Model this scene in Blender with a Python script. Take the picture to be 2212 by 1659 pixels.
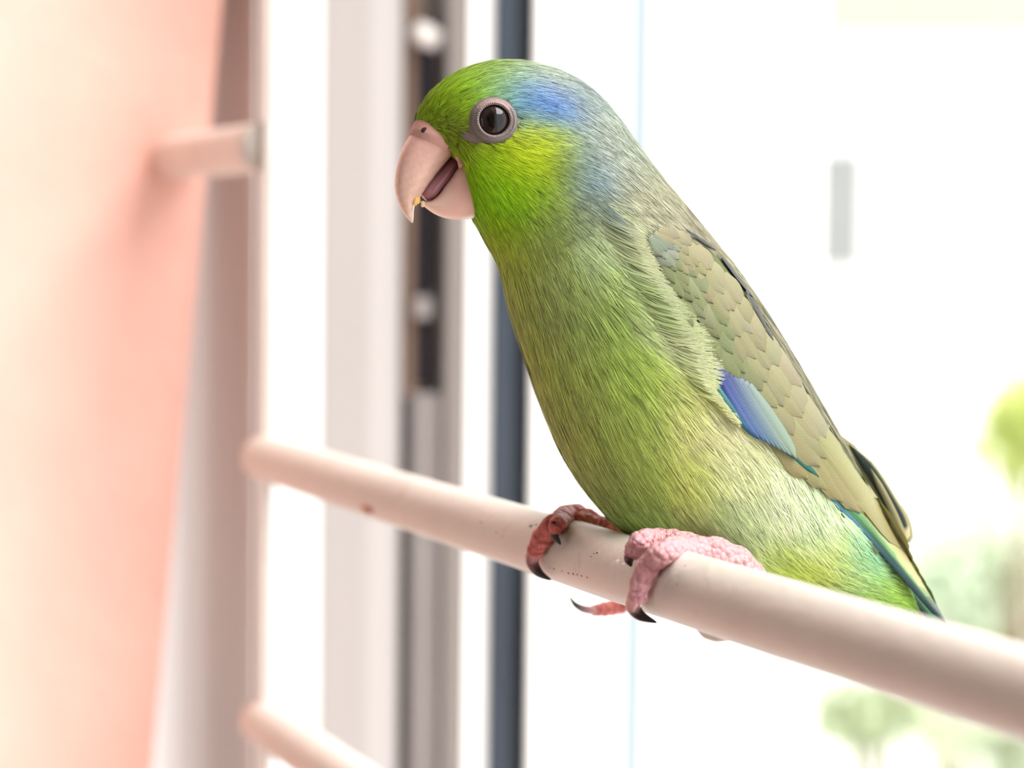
import bpy, bmesh, math, random
import numpy as np
from mathutils import Vector, Matrix, noise
from mathutils.bvhtree import BVHTree

random.seed(7); rng = np.random.default_rng(7)
scene = bpy.context.scene
for o in list(bpy.data.objects): bpy.data.objects.remove(o, do_unlink=True)
C = scene.collection

# ------------------------------------------------------------------ camera
IW, IH = 2212.0, 1659.0
LENS, SENS = 45.0, 17.3
FPX = LENS / SENS * IW
CAM = Vector((0, 0, 1.40))
ROLL = math.radians(0.6)
VP = (-1000.0, 500.0)                       # vanishing point of the grille bars
_x, _y = (VP[0]-IW/2)/FPX, -(VP[1]-IH/2)/FPX
PITCH = math.atan(_x*math.sin(ROLL) + _y*math.cos(ROLL))
ROT = Matrix.Rotation(math.pi/2 - PITCH, 3, 'X') @ Matrix.Rotation(ROLL, 3, 'Z')
cd = bpy.data.cameras.new('camera'); cam = bpy.data.objects.new('camera', cd); C.objects.link(cam)
cd.lens = LENS; cd.sensor_width = SENS; cd.sensor_fit = 'HORIZONTAL'; cd.clip_start = 0.01; cd.clip_end = 200
cam.matrix_world = Matrix.Translation(CAM) @ ROT.to_4x4()
cd.dof.use_dof = True; cd.dof.focus_distance = 0.398; cd.dof.aperture_fstop = 7.0
scene.camera = cam

# ------------------------------------------------------------------ world light and exposure
W = bpy.data.worlds.new('world'); scene.world = W; W.use_nodes = True
bg = W.node_tree.nodes['Background']; bg.inputs[0].default_value = (0.96, 0.98, 1.0, 1); bg.inputs[1].default_value = 2.1
sun_d = bpy.data.lights.new('sun', 'SUN'); sun_d.energy = 7.5; sun_d.angle = math.radians(55); sun_d.color = (1.0, .97, .93)
sun = bpy.data.objects.new('sun', sun_d); C.objects.link(sun)     # hazy high sun over the garden
sun.rotation_euler = Vector((0.38, -0.30, 0.90)).to_track_quat('Z', 'Y').to_euler()
vs = scene.view_settings
vs.view_transform = 'Standard'; vs.look = 'None'; vs.exposure = 0.0; vs.gamma = 1.0; vs.use_curve_mapping = False

# ------------------------------------------------------------------ pixel helpers (image taken as 2212 x 1659)
def ray(px, py):
    return ROT @ Vector(((px-IW/2)/FPX, -(py-IH/2)/FPX, -1.0))
def P(px, py, depth): return CAM + ray(px, py)*depth

def lin(c):
    c = [x/255.0 for x in c]
    return tuple(x/12.92 if x <= 0.04045 else ((x+0.055)/1.055)**2.4 for x in c)

# ------------------------------------------------------------------ materials
def pmat(name, col, rough=0.6, var=0.06, scale=40, bump=0.0, bscale=200, spec=0.4, sss=0.0, metal=0.0):
    m = bpy.data.materials.new(name); m.use_nodes = True; nt = m.node_tree; b = nt.nodes['Principled BSDF']
    c = lin(col)
    tc = nt.nodes.new('ShaderNodeTexCoord')
    nz = nt.nodes.new('ShaderNodeTexNoise'); nz.inputs['Scale'].default_value = scale; nz.inputs['Detail'].default_value = 5
    nt.links.new(tc.outputs['Object'], nz.inputs['Vector'])
    rp = nt.nodes.new('ShaderNodeValToRGB'); e = rp.color_ramp.elements
    e[0].position = .3; e[1].position = .7
    e[0].color = (*[x*(1-var) for x in c], 1); e[1].color = (*[min(1, x*(1+var)) for x in c], 1)
    nt.links.new(nz.outputs['Fac'], rp.inputs[0]); nt.links.new(rp.outputs[0], b.inputs['Base Color'])
    b.inputs['Roughness'].default_value = rough; b.inputs['Specular IOR Level'].default_value = spec
    b.inputs['Metallic'].default_value = metal
    if sss > 0:
        b.inputs['Subsurface Weight'].default_value = sss; b.inputs['Subsurface Scale'].default_value = 0.0015
        b.inputs['Subsurface Radius'].default_value = (1, .4, .3)
    if bump > 0:
        n2 = nt.nodes.new('ShaderNodeTexNoise'); n2.inputs['Scale'].default_value = bscale; n2.inputs['Detail'].default_value = 4
        nt.links.new(tc.outputs['Object'], n2.inputs['Vector'])
        bp = nt.nodes.new('ShaderNodeBump'); bp.inputs['Strength'].default_value = bump; bp.inputs['Distance'].default_value = 0.0006
        nt.links.new(n2.outputs['Fac'], bp.inputs['Height']); nt.links.new(bp.outputs[0], b.inputs['Normal'])
    return m

def attr_mat(name, rough=0.6, spec=0.2, trans=0.0, sss=0.0, stripes=0.0, voro=0.0, vscale=700, coat=0.0):
    """colour from the 'Col' attribute; optional barb stripes along UV, voronoi relief for scaly skin"""
    m = bpy.data.materials.new(name); m.use_nodes = True; nt = m.node_tree; b = nt.nodes['Principled BSDF']
    out = nt.nodes['Material Output']
    at = nt.nodes.new('ShaderNodeAttribute'); at.attribute_name = 'Col'
    col = at.outputs['Color']
    b.inputs['Roughness'].default_value = rough; b.inputs['Specular IOR Level'].default_value = spec
    if coat: b.inputs['Coat Weight'].default_value = coat; b.inputs['Coat Roughness'].default_value = .15
    if stripes > 0:
        uv = nt.nodes.new('ShaderNodeUVMap')
        wv = nt.nodes.new('ShaderNodeTexWave'); wv.wave_type = 'BANDS'; wv.bands_direction = 'X'
        wv.inputs['Scale'].default_value = 1.0; wv.inputs['Distortion'].default_value = 1.2
        wv.inputs['Detail'].default_value = 2; wv.inputs['Detail Scale'].default_value = 0.4
        nt.links.new(uv.outputs[0], wv.inputs['Vector'])
        mx = nt.nodes.new('ShaderNodeMix'); mx.data_type = 'RGBA'; mx.blend_type = 'MULTIPLY'
        rp = nt.nodes.new('ShaderNodeValToRGB'); e = rp.color_ramp.elements
        e[0].position = 0.0; e[0].color = (1-stripes, 1-stripes, 1-stripes, 1); e[1].position = .55; e[1].color = (1, 1, 1, 1)
        nt.links.new(wv.outputs['Fac'], rp.inputs[0])
        mx.inputs['Factor'].default_value = 1.0
        nt.links.new(col, mx.inputs['A']); nt.links.new(rp.outputs[0], mx.inputs['B'])
        col = mx.outputs['Result']
        bp = nt.nodes.new('ShaderNodeBump'); bp.inputs['Strength'].default_value = .35; bp.inputs['Distance'].default_value = .0002
        nt.links.new(wv.outputs['Fac'], bp.inputs['Height']); nt.links.new(bp.outputs[0], b.inputs['Normal'])
    if voro > 0:
        tc = nt.nodes.new('ShaderNodeTexCoord'); v = nt.nodes.new('ShaderNodeTexVoronoi'); v.inputs['Scale'].default_value = vscale
        v.feature = 'F1'
        nt.links.new(tc.outputs['Object'], v.inputs['Vector'])
        iv = nt.nodes.new('ShaderNodeMath'); iv.operation = 'SUBTRACT'; iv.inputs[0].default_value = 1.0
        nt.links.new(v.outputs['Distance'], iv.inputs[1])
        bp = nt.nodes.new('ShaderNodeBump'); bp.inputs['Strength'].default_value = voro; bp.inputs['Distance'].default_value = .0009
        nt.links.new(iv.outputs[0], bp.inputs['Height']); nt.links.new(bp.outputs[0], b.inputs['Normal'])
    nt.links.new(col, b.inputs['Base Color'])
    if sss > 0:
        b.inputs['Subsurface Weight'].default_value = sss; b.inputs['Subsurface Scale'].default_value = .0015
        b.inputs['Subsurface Radius'].default_value = (1, .35, .3)
    if trans > 0:
        tr = nt.nodes.new('ShaderNodeBsdfTranslucent'); mix = nt.nodes.new('ShaderNodeMixShader'); mix.inputs[0].default_value = trans
        nt.links.new(col, tr.inputs[0]); nt.links.new(b.outputs[0], mix.inputs[1]); nt.links.new(tr.outputs[0], mix.inputs[2])
        nt.links.new(mix.outputs[0], out.inputs['Surface'])
    return m

# ------------------------------------------------------------------ object helpers
def empty(name, loc):
    o = bpy.data.objects.new(name, None); C.objects.link(o); o.location = loc; o.empty_display_size = .02; return o
def tag(o, label=None, cat=None, group=None, kind=None):
    if label: o['label'] = label
    if cat: o['category'] = cat
    if group: o['group'] = group
    if kind: o['kind'] = kind
    return o
ROOTLOC = {}
def mk(name, V, F, mat, parent=None, smooth=True, col=None, uv=None):
    """world-space verts -> mesh object (made relative to the top parent's location)"""
    off = Vector((0, 0, 0))
    q = parent
    while q is not None:
        off += q.location; q = q.parent
    V = np.asarray(V, dtype=np.float64).reshape(-1, 3) - np.array(off)
    me = bpy.data.meshes.new(name)
    me.from_pydata(V.tolist(), [], F if isinstance(F, list) else F.tolist())
    if smooth: me.polygons.foreach_set('use_smooth', np.ones(len(me.polygons), dtype=bool))
    if col is not None:
        a = me.color_attributes.new('Col', 'FLOAT_COLOR', 'POINT')
        cc = np.ones((len(V), 4), dtype=np.float32); cc[:, :3] = col
        a.data.foreach_set('color', cc.ravel())
    if uv is not None:
        ul = me.uv_layers.new(name='UVMap')
        li = np.zeros(len(me.loops), dtype=np.int32); me.loops.foreach_get('vertex_index', li)
        ul.data.foreach_set('uv', np.asarray(uv, dtype=np.float32)[li].ravel())
    me.materials.append(mat); me.update()
    o = bpy.data.objects.new(name, me); C.objects.link(o)
    if parent is not None: o.parent = parent
    return o

def box_vf(c, ax, ay, az):
    """box centred at c with half-axis vectors"""
    V = []
    for sx in (-1, 1):
        for sy in (-1, 1):
            for sz in (-1, 1): V.append(c + ax*sx + ay*sy + az*sz)
    F = [[0,1,3,2],[4,6,7,5],[0,4,5,1],[2,3,7,6],[0,2,6,4],[1,5,7,3]]
    return [tuple(v) for v in V], F
def boxo(name, lo, hi, mat, parent=None, bevel=0.0):
    lo, hi = Vector(lo), Vector(hi); c = (lo+hi)/2; h = (hi-lo)/2
    V, F = box_vf(c, Vector((h.x,0,0)), Vector((0,h.y,0)), Vector((0,0,h.z)))
    o = mk(name, V, F, mat, parent, smooth=False)
    if bevel:
        md = o.modifiers.new('bevel', 'BEVEL'); md.width = bevel; md.segments = 3
    return o
def prism(name, poly, z0, z1, mat, parent=None, bevel=0.0):
    """plan polygon (list of (x,y)) extruded between heights"""
    n = len(poly)
    A = sum(poly[i][0]*poly[(i+1)%n][1]-poly[(i+1)%n][0]*poly[i][1] for i in range(n))
    if A < 0: poly = poly[::-1]
    V = [(x, y, z0) for x, y in poly] + [(x, y, z1) for x, y in poly]
    F = [list(range(n))[::-1], list(range(n, 2*n))] + [[i, (i+1)%n, n+(i+1)%n, n+i] for i in range(n)]
    o = mk(name, V, F, mat, parent, smooth=False)
    if bevel:
        md = o.modifiers.new('bevel', 'BEVEL'); md.width = bevel; md.segments = 3; md.limit_method = 'ANGLE'
    return o
def catmull(pts, n):
    pts = np.asarray(pts, float); m = len(pts); out = []
    t = np.linspace(0, m-1, n)
    for x in t:
        i = min(int(x), m-2); f = x-i
        p0 = pts[max(i-1, 0)]; p1 = pts[i]; p2 = pts[i+1]; p3 = pts[min(i+2, m-1)]
        out.append(.5*((2*p1)+(-p0+p2)*f+(2*p0-5*p1+4*p2-p3)*f*f+(-p0+3*p1-3*p2+p3)*f**3))
    return np.array(out)
def tube_vf(path, rad, seg=16, flat=None, bump=None):
    """swept tube; rad per point; closed ends"""
    path = np.asarray(path, float); n = len(path)
    T = np.gradient(path, axis=0); T /= np.linalg.norm(T, axis=1)[:, None]+1e-12
    up = np.array([0.13, 0.29, 0.95]); V = []; F = []
    for i in range(n):
        a = np.cross(T[i], up); a /= np.linalg.norm(a); b = np.cross(a, T[i])
        for k in range(seg):
            th = 2*math.pi*k/seg; r = rad[i]
            if bump is not None: r = r*(1+bump(i/(n-1), th, path[i]))
            V.append(path[i] + a*math.cos(th)*r + b*math.sin(th)*r)
    for i in range(n-1):
        for k in range(seg):
            F.append([i*seg+k, i*seg+(k+1)%seg, (i+1)*seg+(k+1)%seg, (i+1)*seg+k])
    V.append(path[0]); V.append(path[-1]); a0 = n*seg
    for k in range(seg):
        F.append([a0, (k+1)%seg, k]); F.append([a0+1, (n-1)*seg+k, (n-1)*seg+(k+1)%seg])
    return V, F

# ------------------------------------------------------------------ grille geometry (everything hangs on the perch bar)
D0 = 0.411
BARP = P(1300, 1214, D0)                                    # point on the perch axis
BD = ray(*VP).normalized()                                  # bar direction, away to the left, level
NOUT = Vector((BD.y, -BD.x, 0)).normalized()                # towards the garden
if NOUT.x < 0: NOUT = -NOUT
RB = 0.0052
def on_grille(px, py):                                      # pixel -> point on the grille's vertical plane
    d = ray(px, py); t = (BARP-CAM).dot(NOUT)/d.dot(NOUT); return CAM + d*t
E = on_grille(574, 1010)                                    # foot of the upright at perch height
SE = (E-BARP).dot(BD)                                       # distance along the bar to the upright
def bar_pt(px, py, r):
    """front point of a cylinder of radius r about the perch on the pixel's ray (or the nearest point to it)"""
    d = ray(px, py).normalized(); o = CAM - BARP
    dp = d - BD*d.dot(BD); op = o - BD*o.dot(BD)
    a = dp.dot(dp); b = 2*dp.dot(op); c = op.dot(op)-r*r; disc = b*b-4*a*c
    if disc > 0: return CAM + d*((-b-math.sqrt(disc))/(2*a))
    p = CAM + d*(-b/(2*a)); ax = BARP + BD*(p-BARP).dot(BD); return ax + (p-ax).normalized()*max((p-ax).length, r)

# ------------------------------------------------------------------ materials of the place
M_peach = pmat('peach_plaster', (227, 179, 165), .9, .05, 30, .5, 220, spec=.1)
M_room = pmat('room_plaster', (240, 226, 212), .9, .04, 3, spec=.1)
M_floor = pmat('wood_floor', (196, 166, 138), .6, .12, 6, spec=.3)
M_ceil = pmat('ceiling_paint', (228, 218, 206), .9, .03, 3, spec=.1)
M_pvc = pmat('white_window_plastic', (232, 228, 224), .45, .015, 8, spec=.4)
M_greyframe = pmat('grey_frame', (166, 160, 157), .5, .02, 8, spec=.4)  # even grey, darker than the white frame parts
M_jamb = pmat('grey_jamb_paint', (205, 200, 198), .5, .03, 8, spec=.3)
M_dark = pmat('slate_gasket', (80, 92, 106), .6, .1, 20, spec=.3)
M_gap_shade = pmat('rebate_shade', (140, 118, 104), .8, .1, 20, spec=.2)  # brown stands in for the shadow inside the frame rebates
M_steel = pmat('brushed_steel', (170, 165, 165), .45, .05, 60, spec=.5, metal=.4)
M_slot = pmat('black_slot', (30, 30, 38), .7, .1, 30, spec=.2)
M_facade = pmat('white_render', (246, 246, 242), .9, .02, 2, spec=.1)
M_band = pmat('cream_band', (160, 159, 151), .9, .03, 2, spec=.1)
M_farwin = pmat('grey_far_window', (130, 131, 131), .4, .05, 2, spec=.4)
M_ground = pmat('pale_paving', (205, 208, 200), .9, .06, 1.5, spec=.1)

def bar_paint():
    m = pmat('cream_bar_paint', (210, 201, 193), .45, .04, 60, .35, 500, spec=.45)
    nt = m.node_tree; b = nt.nodes['Principled BSDF']
    b.inputs['Coat Weight'].default_value = .15; b.inputs['Coat Roughness'].default_value = .3
    src = b.inputs['Base Color'].links[0].from_socket
    tc = nt.nodes['Texture Coordinate']
    nz = nt.nodes.new('ShaderNodeTexNoise'); nz.inputs['Scale'].default_value = 160; nz.inputs['Detail'].default_value = 8; nz.inputs['Roughness'].default_value = .7
    nt.links.new(tc.outputs['Object'], nz.inputs['Vector'])
    rp = nt.nodes.new('ShaderNodeValToRGB'); e = rp.color_ramp.elements
    e[0].position = .62; e[0].color = (0, 0, 0, 1); e[1].position = .78; e[1].color = (.7, .7, .7, 1)
    nt.links.new(nz.outputs['Fac'], rp.inputs[0])
    mx = nt.nodes.new('ShaderNodeMix'); mx.data_type = 'RGBA'
    nt.links.new(rp.outputs[0], mx.inputs['Factor']); nt.links.new(src, mx.inputs['A'])
    mx.inputs['B'].default_value = (*lin((150, 120, 98)), 1)
    nt.links.new(mx.outputs['Result'], b.inputs['Base Color'])
    return m
M_bar = bar_paint()

# ------------------------------------------------------------------ room shell: window wall lies in the plane of the grille
def st(p):                                                   # plan coords (along bar, outwards) -> world xy
    return (BARP.x + BD.x*p[0] + NOUT.x*p[1], BARP.y + BD.y*p[0] + NOUT.y*p[1])
WP = E + BD*0.094                                            # the grille plane meets the left reveal here
SW = SE + 0.094
SR = -1.05                                                   # right reveal, behind the camera's shoulder
ZS, ZH = BARP.z-0.62, BARP.z+0.75                            # sill and head of the opening
IN, OUT = -0.16, 0.10                                        # inner and outer wall faces
def wallpiece(name, s0, s1, z0, z1, mat):
    return tag(prism(name, [st((s0, IN)), st((s1, IN)), st((s1, OUT)), st((s0, OUT))], z0, z1, mat), kind='structure')
# left reveal: plaster edge leans a little, as the photo shows (leaning return against the jamb)
def lean_reveal():
    def pt(px, py, back=0.0):
        d = ray(px, py); t = (WP-CAM).dot(BD)/d.dot(BD); p = CAM + d*t; return p + BD*back
    a0, a1 = pt(470, 0), pt(320, 1659)
    # carry the leaning edge on to sill and head
    def at_z(z):
        f = (z-a0.z)/(a1.z-a0.z); return a0 + (a1-a0)*f
    rows = [ZS, BARP.z-.2, BARP.z-.06, BARP.z, BARP.z+.05, BARP.z+.1, BARP.z+.25, ZH]
    V, F = [], []
    ts = [-.10, -.085, -.07, -.058, -.048, -.040, -.033, -.027, -.021, -.016, -.011, -.007, -.004, -.002, 0.0]
    def g(t):                                    # face position: recedes outwards, then swells towards the jamb
        return -.019 - .5*t - 11*t*t if t > -.05 else -.0215 + .6*(t+.05)
    for z in rows:
        zc = min(max(z, BARP.z-.2), BARP.z+.25)
        e = at_z(zc); so = (e-BARP).dot(NOUT)
        pr = [(SW+.010+g(t)+.0045, so+t) for t in ts]
        pr = [(SW-.06, IN)] + pr + [(SW+.006, so+.0005), (SW+.35, so), (SW+.35, IN)]
        for s_, n_ in pr:
            x, y = st((s_, n_)); V.append((x, y, z))
    k = len(pr)
    for i in range(len(rows)-1):
        for j in range(k): F.append([i*k+j, i*k+(j+1)%k, (i+1)*k+(j+1)%k, (i+1)*k+j])
    F.append(list(range(k))); F.append([len(V)-k+j for j in range(k)][::-1])
    o = mk('wall_left', V, F, M_peach, smooth=True); tag(o, kind='structure')
    md = o.modifiers.new('edges', 'EDGE_SPLIT'); md.split_angle = math.radians(40)
    return o
lean_reveal()
wallpiece('wall_front', SW+.35, SW+2.2, 0, 2.7, M_room)
wallpiece('wall_right', SR-1.6, SR, 0, 2.7, M_room)
wallpiece('wall_sill', SR, SW+.35, 0, ZS, M_peach)
wallpiece('wall_head', SR, SW+.35, ZH, 2.7, M_room)
RI = -2.2
def roomwall(name, s0, s1, n0, n1, z0, z1, mat):
    return tag(prism(name, [st((s0, n0)), st((s1, n0)), st((s1, n1)), st((s0, n1))], z0, z1, mat), kind='structure')
# balcony opening added to the unseen wall across the room for daylight fill
GS0, GS1, GH = -0.75, .60, 1.95
roomwall('wall_back', SR-1.7, GS0, RI-.1, RI, 0, 2.7, M_room)
roomwall('wall_back', GS1, SW+2.3, RI-.1, RI, 0, 2.7, M_room)
roomwall('wall_back', GS0, GS1, RI-.1, RI, GH, 2.7, M_room)
added_door = empty('added_door_1', (*st(((GS0+GS1)/2, RI-.05)), 0)); tag(added_door, kind='structure')
for a, b in ((GS0, GS0+.07), ((GS0+GS1)/2-.06, (GS0+GS1)/2+.06), (GS1-.07, GS1)):
    prism('added_door_stile', [st((a, RI-.08)), st((b, RI-.08)), st((b, RI-.03)), st((a, RI-.03))], 0, GH, M_pvc, added_door)
for z0, z1 in ((0, .10), (GH-.08, GH)):
    prism('added_door_rail', [st((GS0, RI-.08)), st((GS1, RI-.08)), st((GS1, RI-.03)), st((GS0, RI-.03))], z0, z1, M_pvc, added_door)
roomwall('wall_near', SR-1.7, SR-1.6, RI, OUT, 0, 2.7, M_room)
roomwall('wall_far', SW+2.2, SW+2.3, RI, OUT, 0, 2.7, M_room)
roomwall('floor', SR-1.7, SW+2.3, RI-.1, OUT, -.1, 0, M_floor)
roomwall('ceiling', SR-1.7, SW+2.3, RI-.1, OUT, 2.7, 2.8, M_ceil)

# ------------------------------------------------------------------ window: fixed frame and outward-opened sash
def pl(px, depth):                                           # plan position of an image column at mid height
    p = P(px, 829, depth); return (p.x, p.y)
win = empty('window_1', (BARP.x-.05, BARP.y+.35, ZS)); tag(win, kind='structure')
Z0, Z1 = ZS, ZH
prism('jamb', [pl(200, .690), pl(330, .690), pl(370, .701), pl(415, .708), pl(460, .710), pl(500, .706), pl(530, .699), pl(548, .690), pl(556, .690), pl(556, .80), pl(200, .80)], Z0, Z1, M_jamb, win)
prism('frame_rebate', [pl(540, .735), pl(600, .735), pl(600, .80), pl(540, .80)], Z0, Z1, M_gap_shade, win)
prism('frame_stop', [pl(588, .70), pl(596, .695), pl(690, .76), pl(690, .80), pl(588, .80)], Z0, Z1, M_pvc, win, .001)
prism('sash_edge', [pl(692, .765), pl(800, .765), pl(858, .77), pl(866, .775), pl(866, .83), pl(692, .83)], Z0, Z1, M_greyframe, win, .001)
prism('frame_gap', [pl(864, .80), pl(884, .80), pl(884, .83), pl(864, .83)], Z0, Z1, M_gap_shade, win)
lock = prism('lock_channel', [pl(881, .784), pl(905, .792), pl(940, .790), pl(965, .780), pl(968, .83), pl(881, .83)], Z0, Z1, M_steel, win, .0006)
prism('sash_lip', [pl(962, .776), pl(1008, .772), pl(1010, .83), pl(962, .83)], Z0, Z1, M_greyframe, win, .001)
prism('sash_corner', [pl(1009, .768), pl(1058, .81), pl(1058, .83), pl(1009, .83)], Z0, Z1, M_pvc, win)
prism('gasket', [pl(1056, .815), pl(1100, .812), pl(1150, .825), pl(1152, .85), pl(1056, .85)], Z0, Z1, M_dark, win, .002)
prism('stile', [pl(1148, .80), pl(1160, .80), pl(1335, .93), pl(1335, .97), pl(1148, .86)], Z0, Z1, M_pvc, win, .002)
M_bead = pmat('bluish_bead', (146, 157, 164), .5, .02, 8)
prism('glazing_bead', [pl(1332, .945), pl(1405, 1.00), pl(1405, 1.03), pl(1332, .97)], Z0, Z1, M_bead, win)
M_pane = pmat('frosted_pane', (244, 246, 246), .3, .01, 6, spec=.5)
prism('pane', [pl(1400, .985), pl(1700, 1.26), pl(1700, 1.28), pl(1400, 1.01)], Z0, Z1, M_pane, win)
prism('stile', [pl(1690, 1.235), pl(1764, 1.31), pl(1766, 1.35), pl(1690, 1.29)], Z0, Z1, M_pvc, win, .002)
def lockbox(name, x0, x1, y0, y1, dep, th, mat, bev=.0006):
    a = P(x0, y0, dep); b = P(x1, y1, dep)
    return boxo(name, (min(a.x, b.x), dep-th, min(a.z, b.z)), (max(a.x, b.x), dep+.002, max(a.z, b.z)), mat, lock, bev)
lockbox('slot', 903, 930, 95, 640, .7805, .0015, M_slot)
lockbox('slot', 899, 924, 688, 832, .7805, .0015, M_slot)
lockbox('lock_rail', 880, 903, -60, 860, .7815, .0015, M_gap_shade)
lockbox('latch_plate', 896, 932, 640, 688, .780, .003, M_steel)
lockbox('cover_plate', 888, 945, 850, 1700, .780, .001, M_steel)
vv, ff = tube_vf([P(900, 66, .775), P(918, 76, .774), P(948, 90, .775)], [.0032, .0036, .0030], 16)
mk('cam_roller', vv, ff, M_pvc, lock)

# ------------------------------------------------------------------ grille
gr = empty('window_grille', BARP - Vector((0, 0, .10)))
tag(gr, 'cream painted metal window grille with round bars', 'grille')
def round_bar(name, s0, s1, z, r, mat=M_bar, bump=True, n=120, seg=40):
    path = [BARP + BD*(s0+(s1-s0)*i/(n-1)) + Vector((0, 0, z)) for i in range(n)]
    def bf(t, th, p):
        v = Vector(p)*90
        return .012*noise.noise(v + Vector((math.cos(th), math.sin(th), 0)))
    vv, ff = tube_vf([tuple(p) for p in path], [r]*n, seg, bump=bf if bump else None)
    return mk(name, vv, ff, mat, gr)
perch = round_bar('horizontal_bar', -0.60, SE+.0022, 0, RB, n=400)
low = on_grille(575, 1563)
round_bar('horizontal_bar', -0.60, SE+.0022, low.z-BARP.z, RB)
dz = low.z-BARP.z
round_bar('horizontal_bar', -0.60, SE+.0022, 2*dz, RB)
# runs of paint on the underside of the perch
pd = BARP + BD*((on_grille(1548, 1320)-BARP).dot(BD)) - Vector((0, 0, RB-.0002))
vv, ff = tube_vf([pd+BD*.007, pd+BD*.003-Vector((0,0,.0002)), pd-Vector((0,0,.0003)), pd-BD*.006], [.0003, .0011, .0010, .0002], 14)
mk('paint_drip', vv, ff, M_bar, gr)
pd = bar_pt(795, 1100, RB)
vv, ff = tube_vf([pd+BD*.004, pd-NOUT*-.0004, pd-BD*.003], [.0003, .0010, .0003], 12)
M_rust = pmat('rust_spot', (190, 120, 100), .7, .1, 300)
mk('rust_spot', vv, ff, M_rust, gr)
# dirt specks and a pale scuff beside the feet
V_, F_ = [], []
spk = [(1188,1226,.25), (1197,1229,.35), (1214,1234,.2), (1228,1238,.28), (1238,1240,.3), (1247,1241,.2), (1256,1244,.25), (1268,1247,.2), (1290,1194,.3), (1283,1196,.2), (1277,1202,.15),
       (1480,1222,.2), (1462,1262,.15), (1040,1128,.3), (1072,1150,.25), (1085,1160,.2), (1135,1200,.25), (1146,1137,.45), (1158,1133,.3)]
for (x, y, r) in spk:
    c = bar_pt(x, y, RB); nn = c-(BARP+BD*(c-BARP).dot(BD)); nn.normalize(); tt = nn.cross(BD); k = len(V_); m = 9
    V_.append(tuple(c+nn*.00012))
    for i in range(m):
        a = 2*math.pi*i/m; q = r*.001*random.uniform(.5, 1.2); V_.append(tuple(c + BD*math.cos(a)*q*1.7 + tt*math.sin(a)*q*.8 - nn*.00004))
    F_ += [[k, k+1+i, k+1+(i+1) % m] for i in range(m)]
tag(mk('dirt_specks', V_, F_, pmat('dark_dirt', (92, 76, 66), .9, .1, 300), gr), kind='stuff')
for (x, y, r) in ((1335, 1211, .75), (1346, 1218, .5)):
    c = bar_pt(x, y, RB); nn = c-(BARP+BD*(c-BARP).dot(BD)); nn.normalize(); tt = nn.cross(BD); m = 11
    V_ = [tuple(c+nn*.00022)]
    for i in range(m):
        a = 2*math.pi*i/m; q = r*.001*random.uniform(.4, 1.2); V_.append(tuple(c + BD*math.cos(a)*q + tt*math.sin(a)*q*.7 - nn*.00004))
    mk('paint_scuff', V_, [[0, 1+i, 1+(i+1) % m] for i in range(m)], pmat('pale_scuff', (244, 244, 240), .5, .02, 300), gr)
def upright(s, w, t):
    c = BARP + BD*s; c.z = (ZS+ZH)/2
    V, F = box_vf(c, BD*w, NOUT*t, Vector((0, 0, (ZH-ZS)/2)))
    o = mk('upright_bar', V, F, M_bar, gr, smooth=False)
    md = o.modifiers.new('bevel', 'BEVEL'); md.width = .0005; md.segments = 2
upright(SE+.0005, .0022, .0012)
lz = on_grille(585, 316).z - BARP.z
lug = round_bar('wall_lug', SE+.0012, SW+.004, lz, .0056, n=40)
c = BARP + BD*(SW-.0010) + Vector((0, 0, lz-.0006))
vv, ff = tube_vf([c+BD*.003, c, c-BD*.0015], [.0074, .0070, .0058], 24)

# ------------------------------------------------------------------ outside
gd = boxo('ground', (-8, 1.2, -.30), (14, 30, -.25), M_ground); tag(gd, kind='structure')
house = empty('neighbour_house', (2, 10, -.25)); tag(house, 'bright white rendered house across the garden', 'house')
boxo('wall', (-4, 10, -.25), (9, 10.3, 6), M_facade, house)
wy0, wy1 = P(1700, 320, 9.97).z, P(1700, 585, 9.97).z
def farbox(name, x0, x1, y0, y1, dep, th, mat):
    a = P(x0, y0, dep); b = P(x1, y1, dep)
    return boxo(name, (min(a.x, b.x), dep-th, min(a.z, b.z)), (max(a.x, b.x), dep+.05, max(a.z, b.z)), mat, house)
wn = farbox('window', 1690, 1868, 320, 585, 9.98, .0, M_farwin)
farbox('eave_band', 1300, 2600, -80, 82, 9.9, .05, M_band)
def shrub(name, cx, cy, depth, rx, rz, n, col, label, seed):
    r = np.random.default_rng(seed)
    c = P(cx, cy, depth); s = depth/FPX; ax, az = rx*s, rz*s
    root = empty(name, (c.x, c.y, -.25)); tag(root, label, 'shrub', 'garden shrubs')
    V, F, CC = [], [], []
    for i in range(n):
        d = r.normal(size=3); d /= np.linalg.norm(d); rad = abs(r.normal(0, .62))
        p = np.array(c) + d*np.array([ax, ax*.7, az])*rad
        a = r.normal(size=3); a /= np.linalg.norm(a); b = np.cross(a, r.normal(size=3)); b /= np.linalg.norm(b)
        L = r.uniform(.03, .055)*depth/5.5; w = L*.36; k = len(V); nn = np.cross(a, b)*L*.15
        V += [p-a*L, p+b*w-nn, p+a*L, p-b*w-nn]; F += [[k, k+1, k+2], [k, k+2, k+3]]
        f = r.uniform(.75, 1.25); CC += [np.array(lin(col))*f]*4
    o = mk('foliage', V, F, M_leaf, root, smooth=False, col=np.array(CC)); tag(o, kind='stuff')
    for j in range(6):
        q = np.array(c) + r.uniform(-.5, .5, 3)*np.array([ax, ax*.6, 0]); base = np.array([c.x+r.uniform(-.05,.05), c.y+r.uniform(-.05,.05), -.25])
        vv, ff = tube_vf(catmull([base, (base+q)/2+r.normal(size=3)*.03, q], 8), np.linspace(.014, .006, 8), 8)
        mk('stem', vv, ff, M_stem, root)
M_leaf = attr_mat('leaf', rough=.6, spec=.2, trans=.5)
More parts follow.
